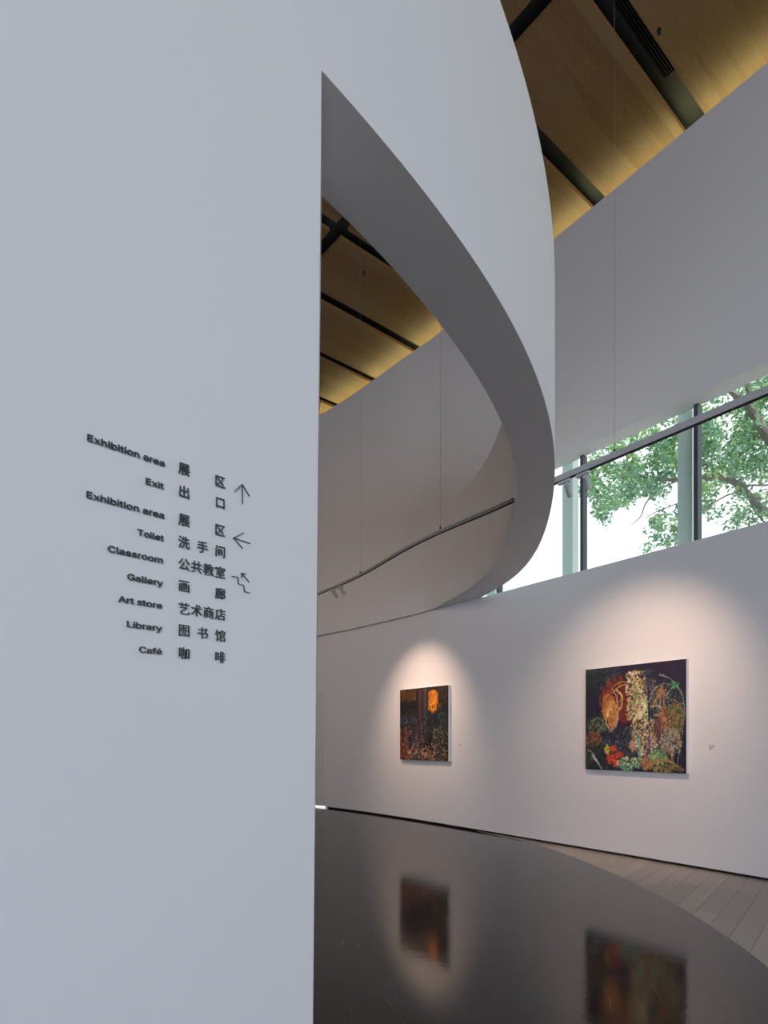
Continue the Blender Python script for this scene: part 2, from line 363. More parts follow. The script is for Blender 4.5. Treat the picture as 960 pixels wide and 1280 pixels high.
for k in range(len(edges) + 1):
    ia = edges[k - 1] if k > 0 else float(iwin); ib = edges[k] if k < len(edges) else 1.0
    if ia - ib < 1: continue
    pa, _ = wp(ia, .215); pb, _ = wp(ib, .215)
    zt = ZHEAD + .01 - ZH
    o = mesh('window_pane', [(pa[0] - wn.location[0], pa[1] - wn.location[1], 0), (pb[0] - wn.location[0], pb[1] - wn.location[1], 0), (pb[0] - wn.location[0], pb[1] - wn.location[1], zt), (pa[0] - wn.location[0], pa[1] - wn.location[1], zt)], [(0, 1, 2, 3)], M['glass'], wn)
for k, nm in ((0, 'first'), (1, 'second'), (2, 'third'), (-1, 'far')):
    i = sd(k * MOD) + ({0: .30, 1: .18}.get(k, .24) / seg)
    p, a = wp(i, .34)
    bm = bmesh.new(); box(bm, (0, 0, 0), (.13, .17, ZTOP - .2), bevel=.004)
    o = bmo('window_column', bm, M['column']); o.location = (p[0], p[1], (ZTOP - .2) / 2 - .02); o.rotation_euler = (0, 0, a)
    if k == 0: tag(o, 'pale green white column outside the high window, nearer the curved wall', 'column', 'columns outside the window band')
    elif k == 1: tag(o, 'pale green white column outside the high window, the one further right in front of the tree', 'column', 'columns outside the window band')
    elif k == 2: tag(o, 'pale column outside the window band past the right edge of the picture', 'column', 'columns outside the window band')
    else: tag(o, 'pale column outside the window band hidden behind the curved wall', 'column', 'columns outside the window band')

# ------------------------------------------------------------------ door in the far wall
def build_door():
    pj, ij = wp(idoor, 0); pk, _ = wp(idoor + WC_d, 0)
    d = pk - pj; Ld = np.hypot(*d); d /= Ld; ang = math.atan2(d[1], d[0])
    t = tag(empty('door_1', (pj[0], pj[1], 0), ang), kind='structure')
    bm = bmesh.new(); box(bm, (Ld / 2 + .012, -.03, .03 + (dz - .04) / 2), (Ld - .03, .045, dz - .045), bevel=.003); bmo('door_leaf', bm, M['door'], t)
    bm = bmesh.new(); box(bm, (.0035, -.02, dz / 2), (.007, .05, dz)); box(bm, (Ld / 2, -.02, dz - .006), (Ld, .04, .006)); bmo('door_frame', bm, M['plaster'], t)
    bm = bmesh.new(); box(bm, (Ld / 2 + .012, -.05, .017), (Ld - .03, .012, .024)); o = bmo('door_gap_light', bm, M['doorlight'], t)
    o['label'] = 'bright slit of light under the door'
build_door()

# ------------------------------------------------------------------ floors
ARC = [(1.42, 9.34), (1.657, 8.87), (2.03, 8.22), (2.345, 6.82), (2.48, 5.456), (2.44, 4.325), (2.34, 3.60), (2.1, 2.3), (1.7, .8), (1.1, -1.0), (.2, -3.0), (-.8, -5), (-1.6, -6.9), (-3.2, -11.0), (-4, -13.5)]
arc = catmull(ARC, 8)
def floor_disc():
    far = [WC[i] + WN[i] * .06 for i in range(NW + 1) if WC[i][1] > 9.34 and WC[i][0] < 1.42]
    poly = [tuple(p) for p in arc[::-1]] + [tuple(p) for p in far] + [(-8.2, 16), (-8.2, -13.6), (-4, -13.6)]
    n = len(poly); vs = [(x, y, 0.0) for x, y in poly] + [(x, y, -.05) for x, y in poly]
    o = mesh('floor', vs, [tuple(range(n))] + [(i, i + n, (i + 1) % n + n, (i + 1) % n) for i in range(n)], M['resin'])
    tag(o, kind='structure')
floor_disc()
fb = tag(empty('floor_boards', (3.80, 6.03, 0)), kind='structure')
def inside_disc(p):                                 # left of the arc?
    y = p[1]
    if y > 9.34: return p[0] < 1.42
    j = np.argmin(np.abs(arc[:, 1] - y)); return p[0] < arc[j, 0]
NB = np.array([.620, .785]); NB /= np.hypot(*NB); TB = np.array([NB[1], -NB[0]])               # board length runs towards the wall
ORI = np.array([3.80, 6.03])
def boards():
    bw = .165; cnt = 0; rnd = random.Random(5); rest = bmesh.new(); sub = bmesh.new()
    cells = []
    for k in range(-40, 110):
        a0 = k * bw
        off = rnd.random() * .9
        b = (.10 - .272 * a0) / .962
        first = True
        b_end = b - 9
        while b > b_end:
            L = .95
            b1 = b - (L * rnd.uniform(.35, 1) if first else L); first = False
            c = ORI + TB * (a0 + bw / 2) + NB * ((b + b1) / 2)
            ends = [ORI + TB * (a0 + s * bw) + NB * bb for s in (0, 1) for bb in (b, b1)]
            if all(inside_disc(e) for e in ends) or c[1] < -6.5: b = b1; continue
            if min(e[1] for e in ends) > 9.3: b = b1; continue
            cells.append((np.hypot(*c) if c[1] > 2.5 and abs(c[0] / max(.1, c[1])) < .75 else 99 + np.hypot(*c), c, b - b1))
            b = b1
    cells.sort(key=lambda q: q[0])
    def clipbm(c, L, z1):
        # board quad clipped at the edge of the polished floor
        q = [np.array([-L / 2 + .0012, -bw / 2 + .0012]), np.array([L / 2 - .0012, -bw / 2 + .0012]), np.array([L / 2 - .0012, bw / 2 - .0012]), np.array([-L / 2 + .0012, bw / 2 - .0012])]
        return q
    ang = math.atan2(NB[1], NB[0])
    for n, (dd, c, L) in enumerate(cells):
        if n < 300:
            bm = bmesh.new(); z = -.0080 - rnd.random() * .0006
            q = [(-L / 2 + .0012, -bw / 2 + .0012), (L / 2 - .0012, -bw / 2 + .0012), (L / 2 - .0012, bw / 2 - .0012), (-L / 2 + .0012, bw / 2 - .0012)]
            box(bm, (0, 0, -.010), (L - .0024, bw - .0024, .018))
            o = bmo('floor_board', bm, M['plank'], fb)
            o.location = (c[0] - 3.80, c[1] - 6.03, rnd.random() * .0006 - .0030); o.rotation_euler = (0, 0, ang)
        else:
            R = Matrix.Rotation(ang, 4, 'Z')
            box(rest, (c[0] - 3.80, c[1] - 6.03, -.0125), (L - .0024, bw - .0024, .018), R)
    o = bmo('floor_boards_beyond', rest, M['plank'], fb); o['kind'] = 'stuff'
boards()
# screed under the boards
slab('floor_screed', -8.2, 18.5, -13.6, 16.2, -.30, -.052, M['screed'])
slab('ground', -40, 60, -40, 70, -.6, -.35, M['ground'])

# ------------------------------------------------------------------ ceiling
RR = np.array([895., 760.]); RR /= np.hypot(*RR); LL = np.array([-RR[1], RR[0]])
def build_ceiling():
    a = math.atan2(RR[1], RR[0]) - math.radians(.9)
    R2 = np.array([math.cos(a), math.sin(a)]); L2 = np.array([-R2[1], R2[0]])
    ref = np.array([.2, 9.0]); rr0 = ref @ R2 - ref @ RR; ll0 = ref @ L2 - ref @ LL
    rim = [tuple(WC[i] + WN[i] * 1.33) for i in range(0, NW + 1, 6)]
    poly = rim + [(-8.5, 16.4), (-8.5, -13.9)]; n = len(poly)
    vs = [(x, y, ZC + .12) for x, y in poly] + [(x, y, ZC + .42) for x, y in poly]
    ce = tag(mesh('ceiling', vs, [tuple(range(n)), tuple(range(2 * n - 1, n - 1, -1))] + [(i, (i + 1) % n, (i + 1) % n + n, i + n) for i in range(n)], M['ceil_dark']), kind='structure')
    gl = [(-7.4, -7.2), (-6.1, -5.9), (-4.8, -4.6), (-3.45, -3.25), (-2.15, -1.95), (-.85, -.65), (.47, .67), (1.77, 1.97), (3.05, 3.30), (4.39, 4.60), (5.72, 5.92), (7.06, 7.24), (8.31, 8.51), (9.63, 9.80), (10.9, 11.07), (12.2, 12.4), (13.5, 13.7), (14.8, 15)]
    gr = [(-12, -11.8), (-9.3, -9.1), (-6.4, -6.2), (-3.5, -3.3), (-.65, -.45), (2.23, 2.43), (5.11, 5.31)]
    off = WC + WN * 1.15
    for i in range(len(gl) - 1):
        l0, l1 = gl[i][1] + ll0, gl[i + 1][0] + ll0
        for j in range(len(gr)):
            r0 = gr[j][1] + rr0
            if j + 1 < len(gr): r1 = [gr[j + 1][0] + rr0] * 2
            else:
                # last bay ends along the light cove
                def far(l):
                    best = None
                    rl = off @ R2; lv = off @ L2
                    for k in range(len(off) - 1):
                        if (lv[k] - l) * (lv[k + 1] - l) <= 0: best = rl[k] if best is None else max(best, rl[k])
                    return best if best is not None else 9.0
                e0, e1 = far(l0), far(l1)
                if i == 12: e0, e1 = 8.00 + rr0, 8.10 + rr0
                r1 = [max(r0 + .3, min(e0, 13)), max(r0 + .3, min(e1, 13))]
            q = [(r0, l0), (r1[0], l0), (r1[1], l1), (r0, l1)]
            P = [R2 * r + L2 * l for r, l in q]
            c = sum(P) / 4
            if c[0] < -9 or c[0] > 13.5 or c[1] < -13 or c[1] > 17: continue
            loc = [((p - c) @ R2, (p - c) @ L2) for p in P]
            bm = bmesh.new()
            lo = [bm.verts.new((x, y, 0)) for x, y in loc]; hi = [bm.verts.new((x, y, .055)) for x, y in loc]
            bm.faces.new(lo[::-1]); bm.faces.new(hi)
            for k in range(4): bm.faces.new((lo[k], lo[(k + 1) % 4], hi[(k + 1) % 4], hi[k]))
            o = bmo('ceiling_panel', bm, M['wood'], ce); o.data.materials.append(M['wood_edge'])
            for f in o.data.polygons[2:]: f.material_index = 1
            o.location = (c[0], c[1], ZC); o.rotation_euler = (0, 0, a)
    # slot diffuser set into one of the dark joints
    t = empty('air_vent', (*(R2 * (5.9 + rr0) + L2 * (3.12 + ll0)), ZC + .05), a, 'long black slotted air vent set into the dark ceiling joint beside the wood panels', 'air vent')
    bm = bmesh.new()
    for y in (-.055, .075): box(bm, (0, y, .03), (2.0, .012, .06))
    for x in (-1.0, 1.0): box(bm, (x, .01, .03), (.012, .14, .06))
    bmo('vent_frame', bm, M['vent'], t)
    for k in range(4):
        bm = bmesh.new(); box(bm, (0, -.032 + k * .028, .025), (1.98, .008, .045), Matrix.Rotation(.35, 4, 'X')); bmo('vent_slat', bm, M['vent'], t)
    for (x, y), lb in (((455, 340), 'small ceiling sprinkler on the wood panel seen through the opening'), ((824, 37), 'small ceiling sprinkler on the wood panel at the upper right')):
        px, py = plan(x, y, HC)
        bm = bmesh.new(); cyl(bm, (0, 0, 0), (0, 0, -.006), .022, n=16); cyl(bm, (0, 0, -.006), (0, 0, -.04), .008, n=8); cyl(bm, (0, 0, -.04), (0, 0, -.045), .016, n=12)
        o = bmo('ceiling_sprinkler', bm, M['rail_slot']); o.location = (px, py, ZC - .0005)
        tag(o, lb, 'sprinkler', 'ceiling sprinklers')
build_ceiling()

# ------------------------------------------------------------------ lettering on the left wall
FD = None
try:
    import os
    fp = os.path.join(bpy.utils.resource_path('LOCAL'), 'datafiles', 'fonts', 'Inter.woff2')
    if os.path.exists(fp): FD = bpy.data.fonts.load(fp)
except Exception: FD = None
def text_mesh(txt, size, extrude, bold, font=None):
    cu = bpy.data.curves.new('lettering', 'FONT'); cu.body = txt; cu.size = size; cu.extrude = extrude; cu.offset = bold; cu.resolution_u = 2
    if font: cu.font = font
    o = bpy.data.objects.new('lettering', cu); COL.objects.link(o)
    dg = bpy.context.evaluated_depsgraph_get(); me = bpy.data.meshes.new_from_object(o.evaluated_get(dg))
    bpy.data.objects.remove(o)
    return me
def tface(x):                                       # distance back along the lettered wall for an image column
    k = (x - CX) / F; t = (P0[0] - k * P0[1]) / (U[0] - k * U[1]); return t, P0[1] - U[1] * t
def wall_xy(t, off=0.0): p = P0 - U * t - NIN * off; return p
DEPTH = .0018; STAND = .0045
ang = math.atan2(U[1], U[0])
tC, _ = tface(250)
sign = empty('directory_sign', (*wall_xy(tC), 1.40 + .2), ang, 'raised dark lettering directory in English and Chinese with arrows on the near white wall', 'sign')
# local frame of the sign: x along the wall (to the right), z up, -y out of the wall
def put(me, name, t, z, label=None, fitw=None, align='R', fith=None):
    co = np.array([v.co[:] for v in me.vertices]); x0, y0 = co[:, 0].min(), co[:, 1].min(); x1, y1 = co[:, 0].max(), co[:, 1].max()
    sx = fitw / (x1 - x0) if fitw else 1
    if align == 'R': ox = -x1 * sx; oy = 0
    else: ox = -(x0 + x1) / 2 * sx; oy = -(y0 + y1) / 2
    for v in me.vertices:
        x, y, z_ = v.co; v.co = (x * sx + ox, -(z_ + DEPTH + STAND), y + oy)
    if not len(me.materials): me.materials.append(M['letter'])
    else: me.materials[0] = M['letter']
    me.name = name
    o = link(name, me, None, sign); o.location = (tC - t, 0, z - sign.location[2])
    if label: o['label'] = label
    return o
zb = [.711, .651, .575, .516, .458, .399, .340, .281, .221]
eng = ['Exhibition area', 'Exit', 'Exhibition area', 'Toilet', 'Classroom', 'Gallery', 'Art store', 'Library', 'Café']
xr = [204, 203.2, 203.5, 203.2, 201.9, 202, 201, 200.8, 200.8]
xl = [108, 181, 107, 170.5, 133.5, 158, 146.5, 157.5, 172.5]
chi = ['展  区', '出  口', '展  区', '洗 手 间', '公共教室', '画  廊', '艺术商店', '图 书 馆', '咖  啡']
for z, e, a, b in zip(zb, eng, xr, xl):
    ta, tb = tface(a)[0], tface(b)[0]
    put(text_mesh(e, .0300, DEPTH, .00022, FD), 'english_word', ta, EYE + z, 'raised dark lettering reading ' + e, fitw=tb - ta)
t1, t2 = tface(228.7)[0], tface(273.9)[0]
for z, c in zip(zb, chi):
    cs = [q for q in c if q != ' ']; n = len(cs)
    for k, q in enumerate(cs):
        t = t1 + (t2 - t1) * k / (n - 1)
        put(text_mesh(q, .0345, DEPTH, 0), 'chinese_character', t, EYE + z + .0103, align='C')
def stroke(bm, pts, r=.00085):
    for a, b in zip(pts[:-1], pts[1:]):
        a = Vector((a[0], -(DEPTH + STAND), a[1])); b = Vector((b[0], -(DEPTH + STAND), b[1])); d = (b - a); L = d.length; d.normalize()
        ang_ = math.atan2(d.z, d.x)
        box(bm, (a + b) / 2, (L + r * 1.6, 2 * DEPTH, 2 * r), Matrix.Rotation(-ang_, 4, 'Y'))
def arrow(px, label):
    bm = bmesh.new(); ref = None
    for line in px:
        pts = []
        for cx_, cy_ in line:
            x = cx_ / 3.692 + 80; y = cy_ / 3.692 + 520; t, d = tface(x); z = (HY - y) * d / F
            pts.append((tC - t, EYE + z - sign.location[2]))
        stroke(bm, pts)
    o = bmo('arrow', bm, M['letter'], sign); o['label'] = label
arrow([[(817, 405), (817, 318)], [(782, 350), (817, 318), (850, 373)]], 'thin arrow pointing up')
arrow([[(853, 590), (777, 565)], [(822, 541), (777, 565), (817, 612)]], 'thin arrow pointing left')
arrow([[(768, 741), (797, 747), (799, 777), (824, 784), (827, 812), (852, 818)], [(848, 768), (814, 727)], [(814, 747), (814, 727), (834, 731)]], 'stair symbol with a small arrow pointing up')

# ------------------------------------------------------------------ tracks and spotlights
ZTR = EYE + 2.33
def tube_rail(P, name, parent, w, h, mat, dz=0.0):
    P = np.array(P); d = np.gradient(P, axis=0); d /= np.hypot(d[:, 0], d[:, 1])[:, None]; n = np.c_[d[:, 1], -d[:, 0]]
    verts = []; faces = []
    for p, q in zip(P, n):
        for s, u in ((-1, -1), (1, -1), (1, 1), (-1, 1)):
            verts.append((p[0] + q[0] * s * w / 2, p[1] + q[1] * s * w / 2, dz + u * h / 2))
    for k in range(len(P) - 1):
        for u in range(4): faces.append((4 * k + u, 4 * k + (u + 1) % 4, 4 * k + 4 + (u + 1) % 4, 4 * k + 4 + u))
    faces += [(0, 1, 2, 3), tuple(4 * (len(P) - 1) + u for u in (3, 2, 1, 0))]
    return mesh(name, verts, faces, mat, parent)
def make_track(pts, label, wires, name='lighting_track', thin=False):
    base = np.array(pts[0]); t = empty(name, (base[0], base[1], ZTR), 0, label, 'track rail', 'suspended lighting tracks')
    P = np.array(pts) - base
    d = np.gradient(P, axis=0); d /= np.hypot(d[:, 0], d[:, 1])[:, None]; n = np.c_[d[:, 1], -d[:, 0]]
    tube_rail(P, 'rail', t, .036, .036 if thin else .052, M['rail'], .012)
    tube_rail(P, 'rail_slot', t, .016, .010, M['rail_slot'], -.0105 if thin else -.0185)
    tube_rail(P - n * .0185 * 1.0, 'rail_groove', t, .003, .006, M['rail_slot'], .010)
    for (x, y) in wires:
        bm = bmesh.new(); cyl(bm, (x - base[0], y - base[1], .045), (x - base[0], y - base[1], ZC - ZTR), .0015, n=6); bmo('suspension_wire', bm, M['wire'], t)
        bm = bmesh.new(); cyl(bm, (x - base[0], y - base[1], .037), (x - base[0], y - base[1], .065), .012, .007, n=12); bmo('wire_clip', bm, M['rail_slot'], t)
    return t
def ray_perp(x, c): k = (x - CX) / F; d = c / (k * .81 + .586); return np.array([k * d, d])
C_TR = 4.47
ra = ray_perp(691, C_TR); rb = ray_perp(960, C_TR); dirr = (rb - ra) / np.hypot(*(rb - ra))
wr_ = ray_perp(768, C_TR)
make_track([ra - dirr * .02 + dirr * s for s in np.linspace(0, 9.5, 40)], 'straight grey lighting track hanging across the high window, starting at the curved wall', [tuple(wr_), tuple(wr_ + dirr * 2.6), tuple(wr_ + dirr * 5.2)])
inner = [plan(x, y, 2.33) for x, y in ((641.7, 626), (612, 639.5), (580, 653), (547, 667), (520, 680.5), (497, 692), (478, 704), (463, 713), (430, 729), (397, 743))]
inner = [tuple(p) for p in fit(inner, 5, 30)]
e = np.array(inner[-1]) - np.array(inner[-2]); e /= np.hypot(*e)
inner += [tuple(np.array(inner[-1]) + e * s + np.array([-.35, -.1]) * s * s * .15) for s in (.4, .8, 1.2, 1.6, 2.0)]
def on_inner(x):
    k = (x - CX) / F; I = np.array(inner); v = I[:, 0] - k * I[:, 1]
    for i in range(len(I) - 1):
        if v[i] * v[i + 1] <= 0: s = v[i] / (v[i] - v[i + 1]); return I[i] * (1 - s) + I[i + 1] * s, (I[i + 1] - I[i])
make_track(inner, 'thin curved lighting track seen through the opening, bending along the inner walls', [tuple(on_inner(450.3)[0]), tuple(on_inner(550.5)[0])], thin=True)

def make_spot(label):
    t = empty('track_spotlight', (0, 0, 0), 0, label, 'spotlight', 'white track spotlights')
    bm = bmesh.new(); box(bm, (0, 0, -.034), (.125, .034, .024), bevel=.003); bmo('adapter', bm, M['spot'], t)
    bm = bmesh.new(); cyl(bm, (.03, 0, -.046), (.03, 0, -.075), .009, n=12); bmo('joint', bm, M['spot'], t)
    bm = bmesh.new(); cyl(bm, (0, 0, .015), (0, 0, -.110), .026, n=24)
    bmesh.ops.bevel(bm, geom=[e_ for e_ in bm.edges if len(e_.link_faces) == 2 and abs(e_.verts[0].co.z - e_.verts[1].co.z) < 1e-5], offset=.003, segments=2, affect='EDGES')
    h = bmo('lamp_head', bm, M['spot'], t, smooth=True); h.location = (.03, 0, -.072)
    bm = bmesh.new(); cyl(bm, (0, 0, -.1095), (0, 0, -.1115), .020, n=20); l = bmo('lens', bm, M['lens'], h)
    return t
def copy_tree(o, parent=None):
    c = o.copy(); COL.objects.link(c)
    if parent: c.parent = parent
    for ch in list(o.children): copy_tree(ch, c)
    return c
def aim(t, p, along, target):
    t.location = (p[0], p[1], ZTR); t.rotation_euler = (0, 0, math.atan2(along[1], along[0]))
    h = [c for c in t.children if c.name.startswith('lamp_head')][0]
    R = t.rotation_euler.to_matrix(); d = R.transposed() @ (Vector(target) - (Vector(t.location) + R @ Vector((.03, 0, -.072))))
    h.rotation_euler = d.to_track_quat('-Z', 'Y').to_euler()
    pos = Vector(t.location) + R @ Vector((.03, 0, -.072)); dd = (Vector(target) - pos).normalized()
    return pos + dd * .125
first = make_spot('x')
T_R = Vector((2.95, 7.16, 1.75)); T_L = Vector((.68, 10.35, 1.72))
heads = [(ray_perp(705.5, C_TR), dirr, T_R, 'white cylinder spotlight on the window track, the one nearer the curved wall', 1.0),
         (ray_perp(728.5, C_TR), dirr, T_R, 'white cylinder spotlight on the window track in front of the dark window mullion', 1.0),
         (on_inner(416)[0], -on_inner(416)[1], T_L, 'small spotlight on the curved inner track, left one, next to the lettered wall edge', 1.0),
         (on_inner(425.5)[0], -on_inner(425.5)[1], T_L, 'small spotlight on the curved inner track, right one, farther from the lettered wall', 1.0)]
for k, (p, al, tg, lb, e_) in enumerate(heads):
    t = first if k == 0 else copy_tree(first)
    t['label'] = lb
    pos = aim(t, p, al, tg)
    lamp('spot_beam', 'SPOT', pos, tg, 104 if k < 2 else 112, (1.0, 0.69, 0.52), spot_size=math.radians(74 if k < 2 else 68), spot_blend=1.0, shadow_soft_size=.025)

# ------------------------------------------------------------------ paintings (brushwork laid down stroke by stroke as vertex colour)
NP = 280
class Cv:
    def __init__(s, base):
        s.a = np.zeros((NP, NP, 3)); s.a[:] = base; s.r = np.random.RandomState(3)
        s.yy, s.xx = np.mgrid[0:NP, 0:NP] / (NP - 1.0)
    def dab(s, x, y, rx, ry, ang, col, al=.8, hard=.35):
        R = max(rx, ry) * 1.1; x0, x1 = int(max(0, (x - R) * NP)), int(min(NP, (x + R) * NP + 2)); y0, y1 = int(max(0, (y - R) * NP)), int(min(NP, (y + R) * NP + 2))
        if x0 >= x1 or y0 >= y1: return
        X = s.xx[y0:y1, x0:x1] - x; Y = s.yy[y0:y1, x0:x1] - y
        u = (X * math.cos(ang) + Y * math.sin(ang)) / rx; v = (-X * math.sin(ang) + Y * math.cos(ang)) / ry
        m = np.clip((1 - (u * u + v * v)) / hard, 0, 1) * al
        s.a[y0:y1, x0:x1] = s.a[y0:y1, x0:x1] * (1 - m[..., None]) + np.array(col) * m[..., None]
    def line(s, pts, w0, w1, col, al=.9):
        P = catmull(pts, 12) if len(pts) > 2 else np.array([np.array(pts[0]) + (np.array(pts[1]) - np.array(pts[0])) * t for t in np.linspace(0, 1, 14)])
        n = len(P)
        for i in range(n - 1):
            d = P[i + 1] - P[i]; L = np.hypot(*d); k = i / (n - 1); wd = w0 * (1 - k) + w1 * k
            s.dab((P[i][0] + P[i + 1][0]) / 2, (P[i][1] + P[i + 1][1]) / 2, L / 2 + wd, wd, math.atan2(d[1], d[0]), col, al)
    def scatter(s, n, box_, size, cols, al=.8, ang=None, asp=.4, mask=None):
        for _ in range(n):
            x = s.r.uniform(box_[0], box_[2]); y = s.r.uniform(box_[1], box_[3])
            if mask and not mask(x, y): continue
            c = np.array(cols[s.r.randint(len(cols))]) * s.r.uniform(.75, 1.2); sz = s.r.uniform(*size)
            a = s.r.uniform(0, PI) if ang is None else s.r.normal(ang, .35)
            s.dab(x, y, sz, sz * asp, a, c, al)
    def brushwork(s, n, size, lo=.45, hi=1.7, asp=.35):
        # loose strokes that pick up and vary the paint already there
        for _ in range(n):
            x, y = s.r.uniform(.01, .99, 2); j = min(NP - 1, max(0, int((x + s.r.normal(0, .008)) * NP))); i = min(NP - 1, max(0, int((y + s.r.normal(0, .008)) * NP)))
            s.dab(x, y, s.r.uniform(*size), s.r.uniform(*size) * asp, s.r.uniform(0, PI), s.a[i, j] * s.r.uniform(lo, hi) + s.r.uniform(0, .004, 3), .85)
def paint_forest():
    c = Cv((.007, .007, .008)); r = c.r
    c.scatter(500, (0, 0, 1, 1), (.015, .05), [(.012, .014, .016), (.02, .016, .012), (.008, .012, .018), (.02, .008, .012)], .5)
    c.scatter(150, (0, 0, .34, .16), (.012, .04), [(.20, .085, .01), (.12, .05, .01), (.05, .025, .01)], .6, PI / 2, .3)
    c.scatter(60, (.4, 0, .62, .1), (.01, .03), [(.10, .03, .03), (.04, .02, .02)], .6, PI / 2, .3)
    c.scatter(70, (.8, 0, .97, .3), (.01, .03), [(.18, .08, .01), (.07, .03, .01)], .6, 2.2, .25)
    for x, w_, col in ((.40, .02, (.05, .02, .03)), (.44, .022, (.10, .035, .045)), (.49, .018, (.07, .03, .035)), (.53, .010, (.12, .11, .13)), (.56, .007, (.20, .19, .22)), (.585, .014, (.006, .006, .008)), (.62, .01, (.03, .015, .015))):
        c.line([(x, 0), (x + r.uniform(-.01, .01), .35), (x + .02 + r.uniform(-.02, .02), .75)], w_, w_ * .4, col, .8)
    # glowing orange patch
    for _ in range(260):
        x = r.uniform(.61, .80); y = r.uniform(.06, .34)
        if y > .25 and abs(x - .69) > .08: continue
        if (x - .7) ** 2 / .0115 + (y - .18) ** 2 / .032 > 1: continue
        c.dab(x, y, r.uniform(.015, .035), .009, r.normal(2.0, .4), np.array([(.80, .27, .015), (.62, .17, .01), (.90, .36, .03), (.45, .12, .01)][r.randint(4)]), .75)
    c.line([(.63, .15), (.68, .11), (.75, .16)], .005, .003, (.45, .05, .01))
    for p in ([(.98, .22), (.85, .28), (.72, .38)], [(.78, 0), (.82, .2), (.80, .32)], [(.59, .4), (.66, .33), (.60, .22)]): c.line(p, .014, .005, (.006, .006, .008))
    c.line([(.86, .24), (.78, .31), (.73, .36)], .006, .003, (.45, .17, .02))
    for k in range(26):                               # arching fronds
        x = r.uniform(.2, .5); y = r.uniform(.22, .6); s_ = 1 if r.rand() < .5 else -1
        c.line([(.42 + .02 * s_, y + .35), (.42 + s_ * .10, y + .06), (.42 + s_ * r.uniform(.2, .4), y + r.uniform(.0, .12))], .004, .002, np.array([(.03, .035, .05), (.06, .05, .055), (.02, .04, .035), (.09, .03, .02)][r.randint(4)]) * r.uniform(.7, 1.3), .7)
    c.scatter(320, (.0, .35, 1, .62), (.008, .022), [(.02, .04, .06), (.03, .06, .08), (.012, .03, .03), (.05, .04, .06)], .6)
    for cx_, cy_, R in ((.1, .46, .08), (.12, .5, .05), (.87, .42, .07), (.9, .5, .06), (.3, .45, .05)):
        for k in range(3):
            c.line([(cx_ + (R - .012 * k) * math.cos(t), cy_ + (R - .012 * k) * math.sin(t)) for t in np.linspace(2.8, 6.2, 6)], .004, .003, (.05, .09, .12), .7)
    c.scatter(240, (0, .55, .2, 1), (.01, .035), [(.30, .07, .02), (.14, .03, .015), (.40, .14, .05), (.05, .01, .01)], .75, PI / 2 + .3, .25)
    c.scatter(160, (.1, .58, .5, .86), (.008, .022), [(.16, .07, .12), (.06, .03, .07), (.22, .12, .14), (.03, .06, .04), (.02, .02, .03)], .75)
    for x, y in ((.24, .62), (.36, .69), (.37, .78), (.5, .73), (.12, .72)):
        for k in range(9): a = k * .7; c.dab(x + .02 * math.cos(a), y + .024 * math.sin(a), .016, .008, a, (.26, .15, .16) if k % 2 else (.12, .06, .11), .8)
    c.scatter(420, (.62, .56, 1, 1), (.005, .015), [(.55, .45, .28), (.42, .22, .04), (.22, .24, .10), (.08, .16, .05), (.02, .03, .03), (.02, .02, .02), (.62, .55, .46)], .85, mask=lambda x, y: x > .72 - .25 * (y - .56) or y > .8)
    c.scatter(230, (.15, .80, .75, 1), (.008, .028), [(.50, .20, .12), (.62, .36, .22), (.60, .28, .22), (.16, .04, .02), (.02, .02, .02)], .85, 2.1, .28)
    c.scatter(90, (.2, .84, .62, .98), (.008, .02), [(.60, .50, .34), (.64, .36, .30), (.30, .06, .04)], .85, 1.0, .3)
    c.scatter(120, (0, .95, 1, 1), (.01, .02), [(.02, .015, .012), (.10, .03, .02)], .7)
    c.scatter(420, (0, .0, 1, .6), (.006, .02), [(.006, .006, .007), (.01, .008, .008), (.05, .02, .01), (.02, .03, .035)], .75, PI / 2 + .3, .25, lambda x, y: not (.6 < x < .8 and y < .36) or c.r.rand() < .12)
    c.scatter(260, (.05, .45, .98, .98), (.003, .008), [(.60, .50, .38), (.30, .40, .45), (.10, .22, .28), (.70, .40, .25)], .9, None, .5)
    c.scatter(160, (.0, .30, 1, .65), (.004, .012), [(.08, .15, .20), (.05, .12, .12), (.16, .14, .22)], .8, None, .35)
    c.brushwork(3500, (.006, .014))
    return c.a
